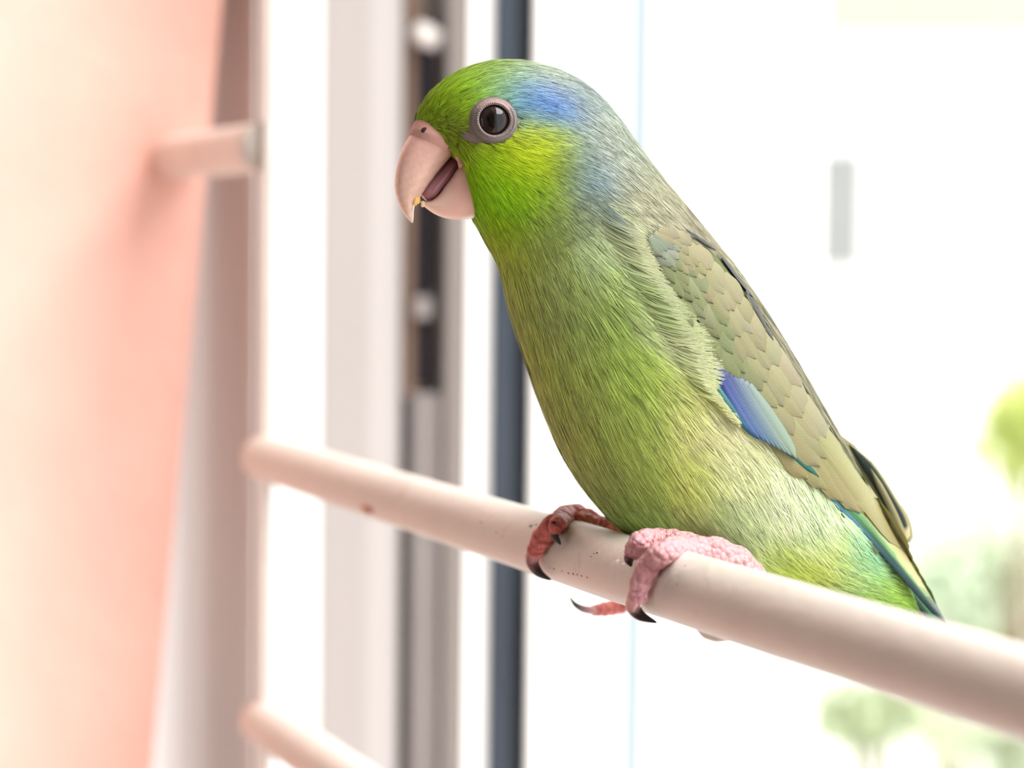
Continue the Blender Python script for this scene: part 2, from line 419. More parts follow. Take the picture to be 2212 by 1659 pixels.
M_stem = pmat('stem_bark', (120, 100, 80), .9, .1, 30)
shrub('shrub', 2215, 930, 6.5, 120, 130, 420, (205, 214, 140), 'yellow-green rounded shrub, yellowest of the garden bushes', 3)
shrub('shrub', 2080, 1290, 7.5, 240, 260, 900, (206, 216, 196), 'broad pale green shrub, largest of the garden bushes', 4)
shrub('shrub', 1880, 1545, 5.2, 170, 75, 380, (180, 190, 158), 'low pale green shrub growing in front of the broad bush', 5)
shrub('shrub', 2210, 1600, 3.9, 120, 80, 300, (180, 190, 164), 'small pale shrub growing closest to the window', 6)

# ================================================================== THE BIRD
YAW = math.radians(8)
camR = ROT @ Vector((1, 0, 0)); camU = ROT @ Vector((0, 1, 0)); camB = ROT @ Vector((0, 0, 1))
BU = (camR*math.cos(YAW) - camB*math.sin(YAW)).normalized()     # bird 'right' axis (towards the tail), head a bit nearer
BV = camU.copy()
BN = BU.cross(BV).normalized()                                  # towards the camera
BO = P(1400, 700, D0)
A_BU, A_BV, A_BN, A_BO = map(np.array, (BU, BV, BN, BO))
R3 = np.array(ROT)
def uvpx(px, py, n=0.0):
    """pixel(s) -> (u,v) mm in the plane offset n mm from the sagittal plane"""
    px = np.asarray(px, float); py = np.asarray(py, float)
    d = np.stack([(px-IW/2)/FPX, -(py-IH/2)/FPX, -np.ones_like(px)], -1) @ R3.T
    o = np.array(CAM) - (A_BO + A_BN*(np.asarray(n)[..., None]*.001 if np.ndim(n) else n*.001))
    t = -(o @ A_BN)/(d @ A_BN)
    p = o + d*t[..., None]
    return np.stack([p @ A_BU, p @ A_BV], -1)*1000
def wpt(uvn):
    uvn = np.asarray(uvn, float)*.001
    return A_BO + uvn[..., 0:1]*A_BU + uvn[..., 1:2]*A_BV + uvn[..., 2:3]*A_BN

def loft(stations, nring, seg, power=1.0, inset=0.0, closed=True):
    """stations: (Dx,Dy,Vx,Vy,w): upper and lower outline pixels and half width in mm -> local uvn verts"""
    S = np.array(stations, float)
    D = uvpx(S[:, 0], S[:, 1]); Vv = uvpx(S[:, 2], S[:, 3])
    dat = catmull(np.concatenate([D, Vv, S[:, 4:5]], 1), nring)
    out = []
    for r in dat:
        d, v, w = r[:2], r[2:4], max(r[4], .02); c = (d+v)/2; h = (d-v)/2
        L = np.linalg.norm(h); h = h*max(0.05, (L-inset)/L)
        for k in range(seg):
            th = 2*math.pi*k/seg; ct, sn = math.cos(th), math.sin(th)
            q = c + h*ct
            out.append((q[0], q[1], w*math.copysign(abs(sn)**power, sn)))
    V = np.array(out); F = []
    for i in range(nring-1):
        for k in range(seg): F.append([i*seg+k, (i+1)*seg+k, (i+1)*seg+(k+1)%seg, i*seg+(k+1)%seg])
    c0 = V[:seg].mean(0); c1 = V[-seg:].mean(0); n0 = len(V)
    V = np.vstack([V, c0, c1])
    for k in range(seg):
        F.append([n0, k, (k+1)%seg]); F.append([n0+1, (nring-1)*seg+(k+1)%seg, (nring-1)*seg+k])
    return V, F

BODY = [(897,264,925,300,2.2),(904,242,958,330,4.4),(925,208,996,372,6.8),(960,175,1012,420,8.8),(1005,150,1024,466,10.2),
 (1060,135,1038,494,11.1),(1115,134,1054,524,11.7),(1170,143,1070,552,12.0),(1225,163,1083,580,12.2),(1278,198,1092,612,12.5),
 (1328,252,1100,655,13.0),(1376,320,1114,703,13.8),(1424,384,1130,752,14.8),(1473,444,1149,806,15.8),(1523,506,1166,858,16.8),
 (1573,567,1186,912,17.5),(1623,636,1211,968,18.1),(1671,712,1243,1025,18.4),(1715,785,1283,1080,18.3),(1757,856,1336,1136,17.8),
 (1796,924,1404,1184,16.8),(1832,988,1494,1222,15.2),(1868,1052,1594,1256,13.0),(1900,1115,1694,1286,10.8),(1928,1182,1784,1312,8.4),
 (1950,1250,1862,1338,6.2),(1970,1310,1930,1364,4.2),(1990,1350,1972,1380,2.0)]
bV, bF = loft(BODY, 150, 72)
BVH = BVHTree.FromPolygons([Vector(v) for v in bV], bF)
def nsurf(u, v):
    h = BVH.ray_cast(Vector((u, v, 80)), Vector((0, 0, -1)))
    return h[0].z if h[0] is not None else 0.0
def surf(px, py, it=3):
    """near-side body surface seen at the pixel -> local uvn"""
    n = 0.0
    for _ in range(it):
        q = uvpx(px, py, n); n = nsurf(float(q[0]), float(q[1]))
    q = uvpx(px, py, n); return np.array([q[0], q[1], n])

# plumage colours, face points raised against its shade: (px, py, r, g, b)
COLS = [(925,225,140,172,32),(950,200,146,184,34),(1000,165,146,184,48),(1060,150,150,178,70),(1120,150,176,192,120),(1200,165,192,202,176),
 (960,245,140,172,34),(1000,215,142,180,36),(1040,200,130,170,40),(985,290,140,160,50),(960,290,125,150,40),(1030,320,150,172,45),
 (1078,190,140,184,80),(1090,162,152,182,84),(1105,192,120,168,190),(1140,200,70,118,205),(1185,225,66,116,205),(1215,238,84,140,205),(1150,172,168,190,180),(1235,195,180,196,192),
 (1130,225,110,170,190),(1275,240,186,202,194),(1310,300,196,206,186),(1265,330,178,200,202),(1272,378,165,196,220),(1262,430,172,192,186),(1340,350,196,206,186),
 (1400,430,200,202,168),(1450,460,202,198,165),(1520,530,190,184,152),(1600,620,180,176,145),(1680,740,176,172,140),(1760,870,172,168,134),(1830,990,170,168,130),(1890,1100,160,165,120),(1150,290,190,206,48),(1200,305,192,212,48),(1235,360,160,195,50),(1100,340,190,216,40),
 (1180,360,190,214,40),(1050,370,166,222,30),(1060,440,150,216,24),(1030,430,158,218,28),(1020,380,166,218,34),(1120,460,150,212,30),(1090,520,160,186,42),(1070,555,142,160,40),
 (1150,420,166,216,32),(1200,440,165,196,70),(1200,480,168,192,110),(1260,485,178,196,158),(1180,540,158,178,92),(1110,590,150,158,72),(1130,580,146,158,70),
 (1200,600,150,162,98),(1300,560,170,184,132),(1350,520,184,190,150),(1130,660,144,150,78),(1200,680,142,154,88),(1280,700,140,156,84),
 (1350,650,154,170,92),(1430,600,184,198,164),(1420,650,178,190,132),(1480,720,200,210,160),(1530,780,204,216,176),(1160,800,146,150,76),
 (1250,820,142,154,78),(1350,820,150,168,80),(1420,850,162,178,84),(1490,860,190,198,124),(1220,940,148,152,86),(1320,950,150,164,82),
 (1420,960,172,186,94),(1500,950,204,206,140),(1580,950,216,216,172),(1300,1080,146,154,90),(1400,1090,160,178,90),(1500,1060,188,202,110),
 (1600,1050,212,222,168),(1700,1120,220,232,190),(1420,1150,150,168,90),(1520,1150,168,186,124),(1580,1140,180,205,150),(1640,1190,196,220,160),(1690,1230,196,222,96),
 (1760,1260,196,222,90),(1800,1230,208,222,130),(1860,1280,186,222,140),(1780,1150,208,230,180),(1880,1220,150,205,160),(1920,1320,170,210,90)]
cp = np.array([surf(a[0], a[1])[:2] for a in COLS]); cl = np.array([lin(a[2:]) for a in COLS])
for i, a in enumerate(COLS):                                  # gains offset the light: dim face and underparts raised, bright nape and back cut
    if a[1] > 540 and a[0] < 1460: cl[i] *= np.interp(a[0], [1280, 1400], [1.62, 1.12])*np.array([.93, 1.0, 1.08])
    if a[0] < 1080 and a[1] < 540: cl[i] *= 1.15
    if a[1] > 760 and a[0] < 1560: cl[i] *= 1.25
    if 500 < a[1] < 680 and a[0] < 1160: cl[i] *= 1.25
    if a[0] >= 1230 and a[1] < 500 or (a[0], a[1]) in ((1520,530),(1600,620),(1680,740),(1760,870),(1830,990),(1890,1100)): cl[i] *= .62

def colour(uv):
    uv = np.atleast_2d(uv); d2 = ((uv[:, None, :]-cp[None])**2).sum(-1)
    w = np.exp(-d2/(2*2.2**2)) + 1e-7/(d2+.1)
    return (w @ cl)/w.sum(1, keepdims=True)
# plumage flow: (px, py, dx, dy) in image directions
FLOW = [(905,250,.6,-.8),(950,210,.75,-.65),(1000,165,.9,-.42),(1060,145,1,-.15),(1120,145,1,.1),(1200,165,.92,.38),(1260,200,.8,.6),(1330,270,.7,.72),
 (1400,370,.66,.75),(1470,450,.7,.7),(960,250,.95,-.2),(1010,220,.95,-.3),(970,285,.75,.6),(1000,320,.7,.5),(1100,200,1,.1),(1180,220,.97,.25),(1250,270,.85,.5),
 (1130,290,1,.0),(1180,310,1,.12),(1230,360,.95,.35),(1100,350,.92,.35),(1060,340,.85,.4),(1040,400,.45,.9),(1030,450,.3,.95),(1100,430,.65,.75),(1180,430,.75,.65),
 (1250,440,.75,.66),(1320,420,.75,.66),(1075,540,.4,.92),(1150,540,.5,.86),(1250,540,.62,.78),(1350,500,.78,.62),(1110,650,.32,.95),(1200,680,.42,.9),
 (1300,640,.62,.78),(1400,610,.84,.54),(1450,680,.9,.45),(1510,750,.95,.3),(1400,750,.7,.7),(1300,800,.52,.85),(1180,850,.36,.93),(1250,950,.45,.9),
 (1400,930,.52,.85),(1500,880,.66,.75),(1330,1080,.55,.83),(1450,1070,.52,.85),(1580,970,.7,.72),(1600,1090,.52,.85),(1700,1130,.62,.78),(1550,1180,.6,.8),
 (1700,1230,.72,.7),(1800,1200,.78,.62),(1860,1280,.88,.45),(1650,700,.55,.83),(1800,950,.5,.86)]
fp = np.array([surf(a[0], a[1])[:2] for a in FLOW]); fd = np.array([(a[2], -a[3]) for a in FLOW])
def flow(uv):
    uv = np.atleast_2d(uv); d2 = ((uv[:, None, :]-fp[None])**2).sum(-1)
    w = np.exp(-d2/(2*4.0**2)) + 1e-6/(d2+.1); f = w @ fd
    return f/(np.linalg.norm(f, axis=1, keepdims=True)+1e-9)

footmid = (bar_pt(1420, 1200, RB) + bar_pt(1210, 1130, RB))/2
bird = empty('parrotlet', footmid)
tag(bird, 'small green parrotlet with blue nape streak perched on the cream bar', 'bird')

M_base = attr_mat('plumage_down', rough=.9, spec=.05)
M_plume = attr_mat('plumage_barbs', rough=.55, spec=.25, trans=.25)
M_vane = attr_mat('flight_feather_vane', rough=.5, spec=.3, trans=.12, stripes=.22)
M_horn = attr_mat('beak_horn', rough=.32, spec=.45, sss=.25, coat=.15)
M_skin = attr_mat('scaly_foot_skin', rough=.5, spec=.4, sss=.15, voro=1.0, vscale=950)
M_claw = attr_mat('claw_horn', rough=.25, spec=.5)
M_lid = attr_mat('eyelid_skin', rough=.55, spec=.35, voro=.12, vscale=2600)

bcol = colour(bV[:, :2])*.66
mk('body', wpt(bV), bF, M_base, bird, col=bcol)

# ---- wing region outlines (image pixels on the near side)
UP = [(1398,494),(1450,492),(1500,505),(1550,548),(1603,617),(1664,720),(1736,836),(1812,955),(1884,1060),(1945,1170),(2048,1350)]
LO = [(1396,515),(1432,580),(1472,650),(1520,740),(1552,800),(1600,885),(1670,968),(1750,1032),(1830,1118),(1905,1215),(2040,1352)]
POLY = UP + LO[::-1]
EYE = np.array([1066.0, 260.0])
wpoly = np.array([surf(*p)[:2] if True else 0 for p in POLY])
def inpoly(pts, poly):
    x, y = pts[:, 0], pts[:, 1]; ins = np.zeros(len(pts), bool); j = len(poly)-1
    for i in range(len(poly)):
        xi, yi = poly[i]; xj, yj = poly[j]
        c = ((yi > y) != (yj > y)) & (x < (xj-xi)*(y-yi)/(yj-yi+1e-12)+xi); ins ^= c; j = i
    return ins
eye_s = surf(*EYE)

# ---- contour plumage: small feathers, each a fan of barbs that lie on the body
def strips_mesh(pts, wid, side, cols):
    """pts (n,4,3) local, side (n,3), wid (n,4), cols (n,4,3)"""
    n, k = pts.shape[:2]
    L = pts - side[:, None, :]*wid[..., None]; Rr = pts + side[:, None, :]*wid[..., None]
    V = np.empty((n, k*2, 3)); V[:, 0::2] = L; V[:, 1::2] = Rr
    cc = np.repeat(cols, 2, axis=1)
    base = np.arange(n)[:, None]*(k*2)
    F = [np.stack([base[:, 0]+2*i, base[:, 0]+2*i+1, base[:, 0]+2*i+3, base[:, 0]+2*i+2], 1) for i in range(k-1)]
    return V.reshape(-1, 3), np.concatenate(F), cc.reshape(-1, 3)
def plumage(N):
    tri = np.array([t for f in bF if len(f) == 4 for t in ((f[0], f[1], f[2]), (f[0], f[2], f[3]))])
    a, b, c = bV[tri[:, 0]], bV[tri[:, 1]], bV[tri[:, 2]]
    ar = np.linalg.norm(np.cross(b-a, c-a), axis=1)
    cen = (a+b+c)/3
    headu = uvpx(1300, 400)[0]
    hd = np.clip((headu+6 - cen[:, 0])/12, 0, 1)*(cen[:, 1] > uvpx(1100, 560)[1])
    ar = ar*(1+1.6*hd)*np.where(cen[:, 2] > -3, 1.0, .45)
    idx = rng.choice(len(tri), N, p=ar/ar.sum())
    r1 = np.sqrt(rng.random(N)); r2 = rng.random(N)
    p = a[idx]*(1-r1)[:, None] + b[idx]*(r1*(1-r2))[:, None] + c[idx]*(r1*r2)[:, None]
    # skip skin, eye, beak gape, wings
    keep = np.ones(N, bool)
    keep &= ~(inpoly(p[:, :2], wpoly) & (np.abs(p[:, 2]) > 4.0))
    ed = np.hypot((p[:, 0]-eye_s[0]), (p[:, 1]-eye_s[1])); keep &= ed > 3.45
    lore = surf(1018, 292); ld = np.hypot((p[:, 0]-lore[0])/2.5, (p[:, 1]-lore[1])/1.5); keep &= (ld > 1) | (rng.random(N) < .06)
    cere = np.array([uvpx(*q) for q in ((880,262),(900,268),(922,282),(936,306),(975,330),(1000,345),(1004,470),(860,500))])
    keep &= ~inpoly(p[:, :2], cere)
    p = p[keep]; n = len(p)
    f = flow(p[:, :2])
    ang = rng.normal(0, .09, n); f = np.stack([f[:, 0]*np.cos(ang)-f[:, 1]*np.sin(ang), f[:, 0]*np.sin(ang)+f[:, 1]*np.cos(ang)], 1)
    hd = np.clip((headu+8-p[:, 0])/14, 0, 1)*np.clip((p[:, 1]-uvpx(1100, 600)[1])/6, 0, 1)
    Ln = (5.4*(1-hd)+2.6*hd)*rng.uniform(.75, 1.2, n)
    frontd = np.hypot(p[:, 0]-uvpx(930, 265)[0], p[:, 1]-uvpx(930, 265)[1]); Ln *= np.clip(.45+frontd/9, .45, 1)
    Wd = (1.15*(1-hd)+.62*hd)*rng.uniform(.8, 1.2, n)
    K = 4; path = np.zeros((n, K, 3)); nor = np.zeros((n, K, 3)); side = np.zeros((n, 3))
    for i in range(n):
        q, nn, _, _ = BVH.find_nearest(Vector(p[i]))
        if nn.dot(q-Vector((q.x, q.y, 0))) < -1e-6 and abs(q.z) > .5: nn = -nn
        d = Vector((f[i, 0], f[i, 1], 0)); st_ = Ln[i]/(K-1)
        for k in range(K):
            path[i, k] = q; nor[i, k] = nn
            t = d - nn*d.dot(nn)
            if t.length < 1e-4: t = d.copy()
            t.normalize()
            if k == 0: side[i] = t.cross(nn)
            q2, n2, _, _ = BVH.find_nearest(q + t*st_)
            if n2.dot(nn) < 0: n2 = -n2
            q, nn = q2, n2
    lift0 = .08 + .20*rng.random(n)
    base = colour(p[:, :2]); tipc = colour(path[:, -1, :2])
    tone = rng.normal(1, .07, n)
    NB = 11; allp, allw, alls, allc = [], [], [], []
    ts = np.linspace(0, 1, K)
    for j in range(NB):
        x = (j-(NB-1)/2)/((NB-1)/2) + rng.normal(0, .08, n)
        short = 1-.32*np.abs(x)**1.6 + rng.normal(0, .05, n)
        lat = (x[:, None]*Wd[:, None])*(.55+.75*ts[None]*short[:, None])
        tt = ts[None]*short[:, None]
        # sample the feather's spine at tt
        fi = np.clip(tt*(K-1), 0, K-1-1e-6); i0 = fi.astype(int); fr = fi-i0; ar_ = np.arange(n)[:, None]
        sp = path[ar_, i0]*(1-fr[..., None]) + path[ar_, i0+1]*fr[..., None]
        sn = nor[ar_, i0]*(1-fr[..., None]) + nor[ar_, i0+1]*fr[..., None]
        rl = (lift0[:, None] + (.06+.20*rng.random((n, 1)))*tt - .22*(x**2)[:, None]*Wd[:, None]*.5)
        pts = sp + side[:, None, :]*lat[..., None] + sn*rl[..., None]
        w0 = (.082*(1-hd)+.058*hd)*rng.uniform(.7, 1.25, n)
        allw.append(w0[:, None]*np.array([.8, 1, .8, .12])[None]); allp.append(pts); alls.append(side)
        br = (tone*rng.normal(1, .25, n))[:, None, None]
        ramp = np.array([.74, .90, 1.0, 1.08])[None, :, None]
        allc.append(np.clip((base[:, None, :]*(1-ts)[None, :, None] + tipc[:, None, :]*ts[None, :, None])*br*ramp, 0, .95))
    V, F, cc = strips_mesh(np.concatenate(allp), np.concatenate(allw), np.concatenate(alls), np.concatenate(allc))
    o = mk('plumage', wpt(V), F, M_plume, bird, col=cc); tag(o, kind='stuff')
plumage(17000)

# ---- wings: every covert, secondary, primary its own feather
ULn = np.array(UP, float); LLn = np.array(LO, float)
def polydist(p, poly):
    best = 1e9
    for i in range(len(poly)-1):
        a, b = poly[i], poly[i+1]; t = np.clip(np.dot(p-a, b-a)/np.dot(b-a, b-a), 0, 1)
        best = min(best, np.linalg.norm(p-(a+(b-a)*t)))
    return best
AX0, AX1 = np.array([1400., 505.]), np.array([2045., 1348.])
def wing_n(px, py):
    p = np.array([px, py]); dU, dL = polydist(p, ULn), polydist(p, LLn); b = dU/(dU+dL+1e-6)
    a = np.clip(np.dot(p-AX0, AX1-AX0)/np.dot(AX1-AX0, AX1-AX0), 0, 1)
    Wm = np.interp(a, [0, .45, .6, .72, .85, 1], [0, 0, 8.0, 11.0, 9.0, 5.5])
    return 2.0 + (max(Wm, 2.0)-2.0)*math.sin(math.pi/2*min(1, b/.62))**.75
def wing_pt(px, py, lift, sgn, dv=(0, 0)):
    n = 0
    prof = wing_n(px, py)
    n = prof
    for _ in range(4):
        q = uvpx(px, py, n); n = max(prof, nsurf(float(q[0]), float(q[1]))+.45)
    n += lift
    q = uvpx(px, py, n)
    return np.array([q[0]+dv[0], q[1]+dv[1], n*sgn])
def feather(parent, name, b, t, wpx, lift0, lift1, c0, c1, sgn, rnd=.5, edge=None, dark=None, bend=0.0, dv=(0, 0), curl=.35, nl=9, nw=7):
    """b, t: base and tip pixels; wpx: half width in pixels; colours sRGB; edge: rim colour; dark: colour of the inner vane"""
    b = np.array(b, float); t = np.array(t, float); ax = t-b; L = np.linalg.norm(ax); ax /= L; pr = np.array([-ax[1], ax[0]])
    V, CC, UVs = [], [], []
    for i in range(nl):
        f = i/(nl-1)
        wf = (min(1, .55+f*1.2))*(1-max(0, (f-rnd)/(1-rnd))**2.4)**.5 if f < 1 else 0.0
        wf = max(wf, .03)
        for j in range(nw):
            g = (j/(nw-1)-.5)*2
            q = b + ax*L*f + pr*(wpx*wf*g + bend*math.sin(math.pi*f))
            V.append(wing_pt(q[0], q[1], lift0+(lift1-lift0)*f - curl*g*g, sgn, dv))
            c = np.array(lin(c0))*(1-f) + np.array(lin(c1))*f
            if dark is not None and g > .8: c = np.array(lin(dark))
            if edge is not None and (abs(g) > .85 or f > .96): c = np.array(lin(edge))
            CC.append(c); UVs.append((f*L/14*1.0 + abs(g)*wpx/14*.9 + g*.0, g))
    F = [[i*nw+j, i*nw+j+1, (i+1)*nw+j+1, (i+1)*nw+j] for i in range(nl-1) for j in range(nw-1)]
    if sgn < 0: F = [f[::-1] for f in F]
    return mk(name, wpt(np.array(V)), F, M_vane, parent, col=np.array(CC), uv=np.array(UVs))
def lerp_poly(poly, f):
    d = np.concatenate([[0], np.cumsum(np.linalg.norm(np.diff(poly, axis=0), axis=1))]); d /= d[-1]
    return np.array([np.interp(f, d, poly[:, 0]), np.interp(f, d, poly[:, 1])])
def jit(c, s=8): return tuple(float(np.clip(x+k, 0, 255)) for x, k in zip(c, np.repeat(rng.normal(0, s), 3)+rng.normal(0, s*.4, 3)))
def build_wing(name, sgn, label, dv=(0, 0)):
    # wing base: a thin shell under the feathers
    V, CC = [], []; na, nb = 26, 10
    for i in range(na):
        f = i/(na-1)*.80
        for j in range(nb):
            g = j/(nb-1)*.94+.03; q = lerp_poly(ULn, f)*(1-g) + lerp_poly(LLn, f)*g
            V.append(wing_pt(q[0], q[1], -.15, sgn, dv)); CC.append(lin((96, 104, 74)))
    F = [[i*nb+j, i*nb+j+1, (i+1)*nb+j+1, (i+1)*nb+j] for i in range(na-1) for j in range(nb-1)]
    if sgn > 0: F = [f[::-1] for f in F]
    wing = mk(name, wpt(np.array(V)), F, M_base, bird, col=np.array(CC)); wing['label'] = label
    olive, pale = (126, 127, 78), (142, 135, 102)
    # primaries: long narrow, green outer vane, black inner vane, pale edge
    prim = [((1690,968),(2046,1350),11,(90,160,176),(26,32,30)),((1700,968),(2040,1338),10,(80,140,96),(60,76,60)),((1720,975),(2026,1312),13,(84,176,110),(120,140,96)),
            ((1745,985),(2010,1288),13,(128,176,110),(170,166,116)),((1770,1000),(1992,1258),13,(150,166,106),(168,162,110)),((1800,1015),(1974,1228),14,(150,158,104),(164,156,106)),
            ((1830,1030),(1962,1202),16,(150,152,100),(150,142,94))]
    for k, (b, t, w, c0, c1) in enumerate(prim):
        feather(wing, 'primary_feather', b, t, w, .05+.10*k, .05+.10*k, c0, c1, sgn, rnd=.8, dark=(16, 20, 18), bend=-10, dv=dv, nl=14)
    # alula and edge feathers in deep blue along the lower margin
    for k, (b, t, w, c0, c1) in enumerate([((1570,850),(1735,1000),10,(24,84,140),(20,56,66)),((1610,890),(1745,1010),9,(70,80,120),(30,110,150)),((1650,915),(1770,1030),9,(40,110,90),(30,90,80)),
                                           ((1535,815),(1640,950),9,(80,136,122),(34,96,140))]):
        feather(wing, 'edge_feather', b, t, w, .5+.12*k, .5+.12*k, c0, c1, sgn, rnd=.75, dv=dv, bend=4)
    # blue primary coverts
    for k in range(8):
        f = k/7; b = (1545+f*72, 792+f*40); t = (1640+f*80, 948+f*42)
        c0 = tuple(np.array((58,66,150))*(1-f)+np.array((120,140,134))*f); c1 = tuple(np.array((78,112,160))*(1-f)+np.array((128,150,128))*f)
        feather(wing, 'blue_covert', b, t, 15, .95+.05*k, 1.0+.05*k, jit(c0, 5), jit(c1, 5), sgn, rnd=.6, dv=dv, nl=10)
    # secondaries and tertials: big olive panel
    sec = [((1640,880),(1745,1035),26),((1665,870),(1785,1058),27),((1690,868),(1822,1085),28),((1715,872),(1858,1108),28),((1738,885),(1888,1118),26),((1742,905),(1905,1122),22),((1755,930),(1926,1150),18),((1770,960),(1946,1185),13)]
    for k, (b, t, w) in enumerate(sec):
        feather(wing, 'secondary_feather', b, t, w, 0.45+.07*k, .55+.08*k, jit((134,133,82), 4), jit((140,133,88), 4), sgn, rnd=.72, dv=dv, nl=12)
    # greater, median and lesser coverts in overlapping rows
    fs = [.015, .04, .065, .09, .12, .155, .195, .24, .285, .335, .385, .435, .49]
    for i in range(len(fs)-1, -1, -1):
        f = fs[i]; m = 8 if f < .1 else (7 if f < .2 else (6 if f < .4 else 5))
        for j in range(m):
            g = .15 + .78*(j+(.5 if i % 2 else 0.0))/m
            q = lerp_poly(ULn, f*.93)*(1-g) + lerp_poly(LLn, f*.93)*g + rng.normal(0, 5, 2)
            d = (lerp_poly(ULn, min(1, f+.12)) - lerp_poly(ULn, f))*(1-g) + (lerp_poly(LLn, min(1, f+.12)) - lerp_poly(LLn, f))*g
            d /= np.linalg.norm(d); d += rng.normal(0, .06, 2); ln = (44 + 150*f)*rng.uniform(.9, 1.1)
            if f > .33 and g > .64: continue
            c = np.array(pale)*(1-g) + np.array(olive)*g
            if f < .05 and g > .3: c = c*.6 + np.array((112,136,150))*.4
            elif g > .55 and f < .36: c = c*.6 + np.array((92,112,64))*.4
            if rng.random() < .08: c = c*.8 + np.array((170,164,150))*.2
            feather(wing, 'covert_feather', q, q+d*ln, 14+36*f, .85-.35*f+.02*j, 1.12-.35*f+.02*j, jit(c*1.04, 4), jit(c*.90, 4), sgn, rnd=.38, dv=dv, curl=.25, nl=7)
    # blackish line where the wing tucks under the mantle
    for b, t, w in (((1482,496),(1548,540),3), ((1560,556),(1628,642),3.5), ((1612,628),(1672,736),3.5)):
        feather(wing, 'scapular_feather', b, t, w, 1.2, 1.0, (40,46,54), (70,68,60), sgn, rnd=.5, dv=dv, curl=.1)
    return wing
wl = build_wing('wing', 1, 'folded olive wing with a blue covert patch')
wr = build_wing('wing', -1, 'folded olive wing with dark tips standing clear of the back')
# dark tertials of the far wing that stand clear of the back
def free_feather(parent, name, pix, wid, nval, cols, mat=M_vane, edge=None, tip=None):
    path = catmull(pix, 16); T = np.gradient(path, axis=0); T /= np.linalg.norm(T, axis=1)[:, None]
    V, CC, UVs = [], [], []
    for i, q in enumerate(path):
        f = i/15; w = np.interp(f, [0, .2, .7, .93, 1], [.05, .8, 1, .75, .3])*wid; pr = np.array([-T[i][1], T[i][0]])
        for j in range(5):
            g = (j-2)/2; uvq = uvpx(q[0]+pr[0]*w*g, q[1]+pr[1]*w*g, nval)
            V.append((uvq[0], uvq[1], nval-.3*g*g)); c = np.array(lin(cols[0]))*(1-f)+np.array(lin(cols[1]))*f
            if edge is not None and g < -.6: c = np.array(lin(edge))
            if tip is not None and f > .85: c = np.array(lin(tip))
            CC.append(c); UVs.append((f*16+abs(g)*.8, g))
    F = [[i*5+j, i*5+j+1, (i+1)*5+j+1, (i+1)*5+j] for i in range(15) for j in range(4)]
    return mk(name, wpt(np.array(V)), F, mat, parent, col=np.array(CC), uv=np.array(UVs))
free_feather(wr, 'tertial_feather', [(1790,925),(1850,985),(1908,1065),(1950,1125),(1963,1172)], 17, -2.0, ((130,128,90),(150,144,112)), edge=None)
free_feather(wr, 'tertial_feather', [(1835,960),(1884,1018),(1924,1084),(1948,1130),(1956,1166)], 17, -1.0, ((30,44,40),(36,50,46)), tip=(196,184,140), edge=(180,176,120))
free_feather(wr, 'tertial_feather', [(1880,1010),(1918,1080),(1945,1140),(1958,1185)], 8, 0.0, ((140,134,100),(140,132,90)))
# ---- wisps of flank feathers that lap over the wing's leading edge
def wisps():
    pts, wid, side, col = [], [], [], []
    edge = np.array([(1392,505),(1425,575),(1450,625),(1470,655),(1500,700),(1530,750),(1538,792),(1556,850),(1612,930)])
    for i in range(2600):
        f = rng.random(); e = lerp_poly(edge, f); back = rng.uniform(15, 130)*(1-.3*f); ang = np.interp(f, [0, .3, .55, .75, 1], [.55, .55, .25, .55, .80]) + rng.normal(0, .10)
        d = np.array([math.cos(ang), math.sin(ang)]); over = -18 + rng.random()**2*np.interp(f, [0, .2, .45, .7, .8, .9, 1], [18, 26, 48, 50, 12, 8, 6])
        p1 = e + d*over; p0 = e - d*back; ps = []
        for t in (0, .35, .7, 1):
            q = p0 + (p1-p0)*t + np.array([0, 6*math.sin(t*math.pi)]); s = surf(q[0], q[1], 2)
            wn = max(wing_n(q[0], q[1]), s[2]+.45)+.95; bl = min(1, max(0, (t-.15)/.6)); nn = (s[2]+.3)*(1-bl) + max(wn, s[2]+.3)*bl + .25*t; uvq = uvpx(q[0], q[1], nn); ps.append((uvq[0], uvq[1], nn))
        ps = np.array(ps)
        # keep the root on the body
        dd = ps[-1]-ps[0]; sd = np.cross(dd/np.linalg.norm(dd), (0, 0, 1)); sd /= np.linalg.norm(sd)+1e-9
        w = rng.uniform(.06, .11)
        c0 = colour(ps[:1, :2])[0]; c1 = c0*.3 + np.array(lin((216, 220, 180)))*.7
        b = rng.normal(1, .1)
        for sg in (1, -1):
            m = np.array([1, 1, sg]); pts.append(ps*m); wid.append(w*np.array([.7, 1, .8, .15])); side.append(sd*m)
            col.append(np.clip(np.array([c0*.8, c0, (c0+c1)/2, c1])*b, 0, .95))
    V, F, cc = strips_mesh(np.array(pts), np.array(wid), np.array(side), np.array(col))
    o = mk('flank_feathers', wpt(V), F, M_plume, bird, col=cc); tag(o, kind='stuff')
wisps()

# ---- tail
tail = free_feather(bird, 'tail', [(1890,1215),(1960,1290),(2030,1380),(2085,1460)], 30, -1.0, ((60,130,80),(40,110,80)))
for k, (x, n, c, w) in enumerate([(0, 3.4, (40,120,80), 13), (-16, 2.6, (196,206,186), 12), (-30, 4.2, (120,190,140), 12), (14, 1.0, (40,60,50), 12), (-44, 3.4, (214,214,190), 9), (8, -3, (50,130,80), 13), (-20, -4, (70,150,100), 13)]):
    free_feather(tail, 'tail_feather', [(1905+x*.5,1225),(1965+x,1305),(2025+x,1395),(2075+x,1470)], w, n, (c, c), edge=(220,220,190) if k in (0, 2) else None)

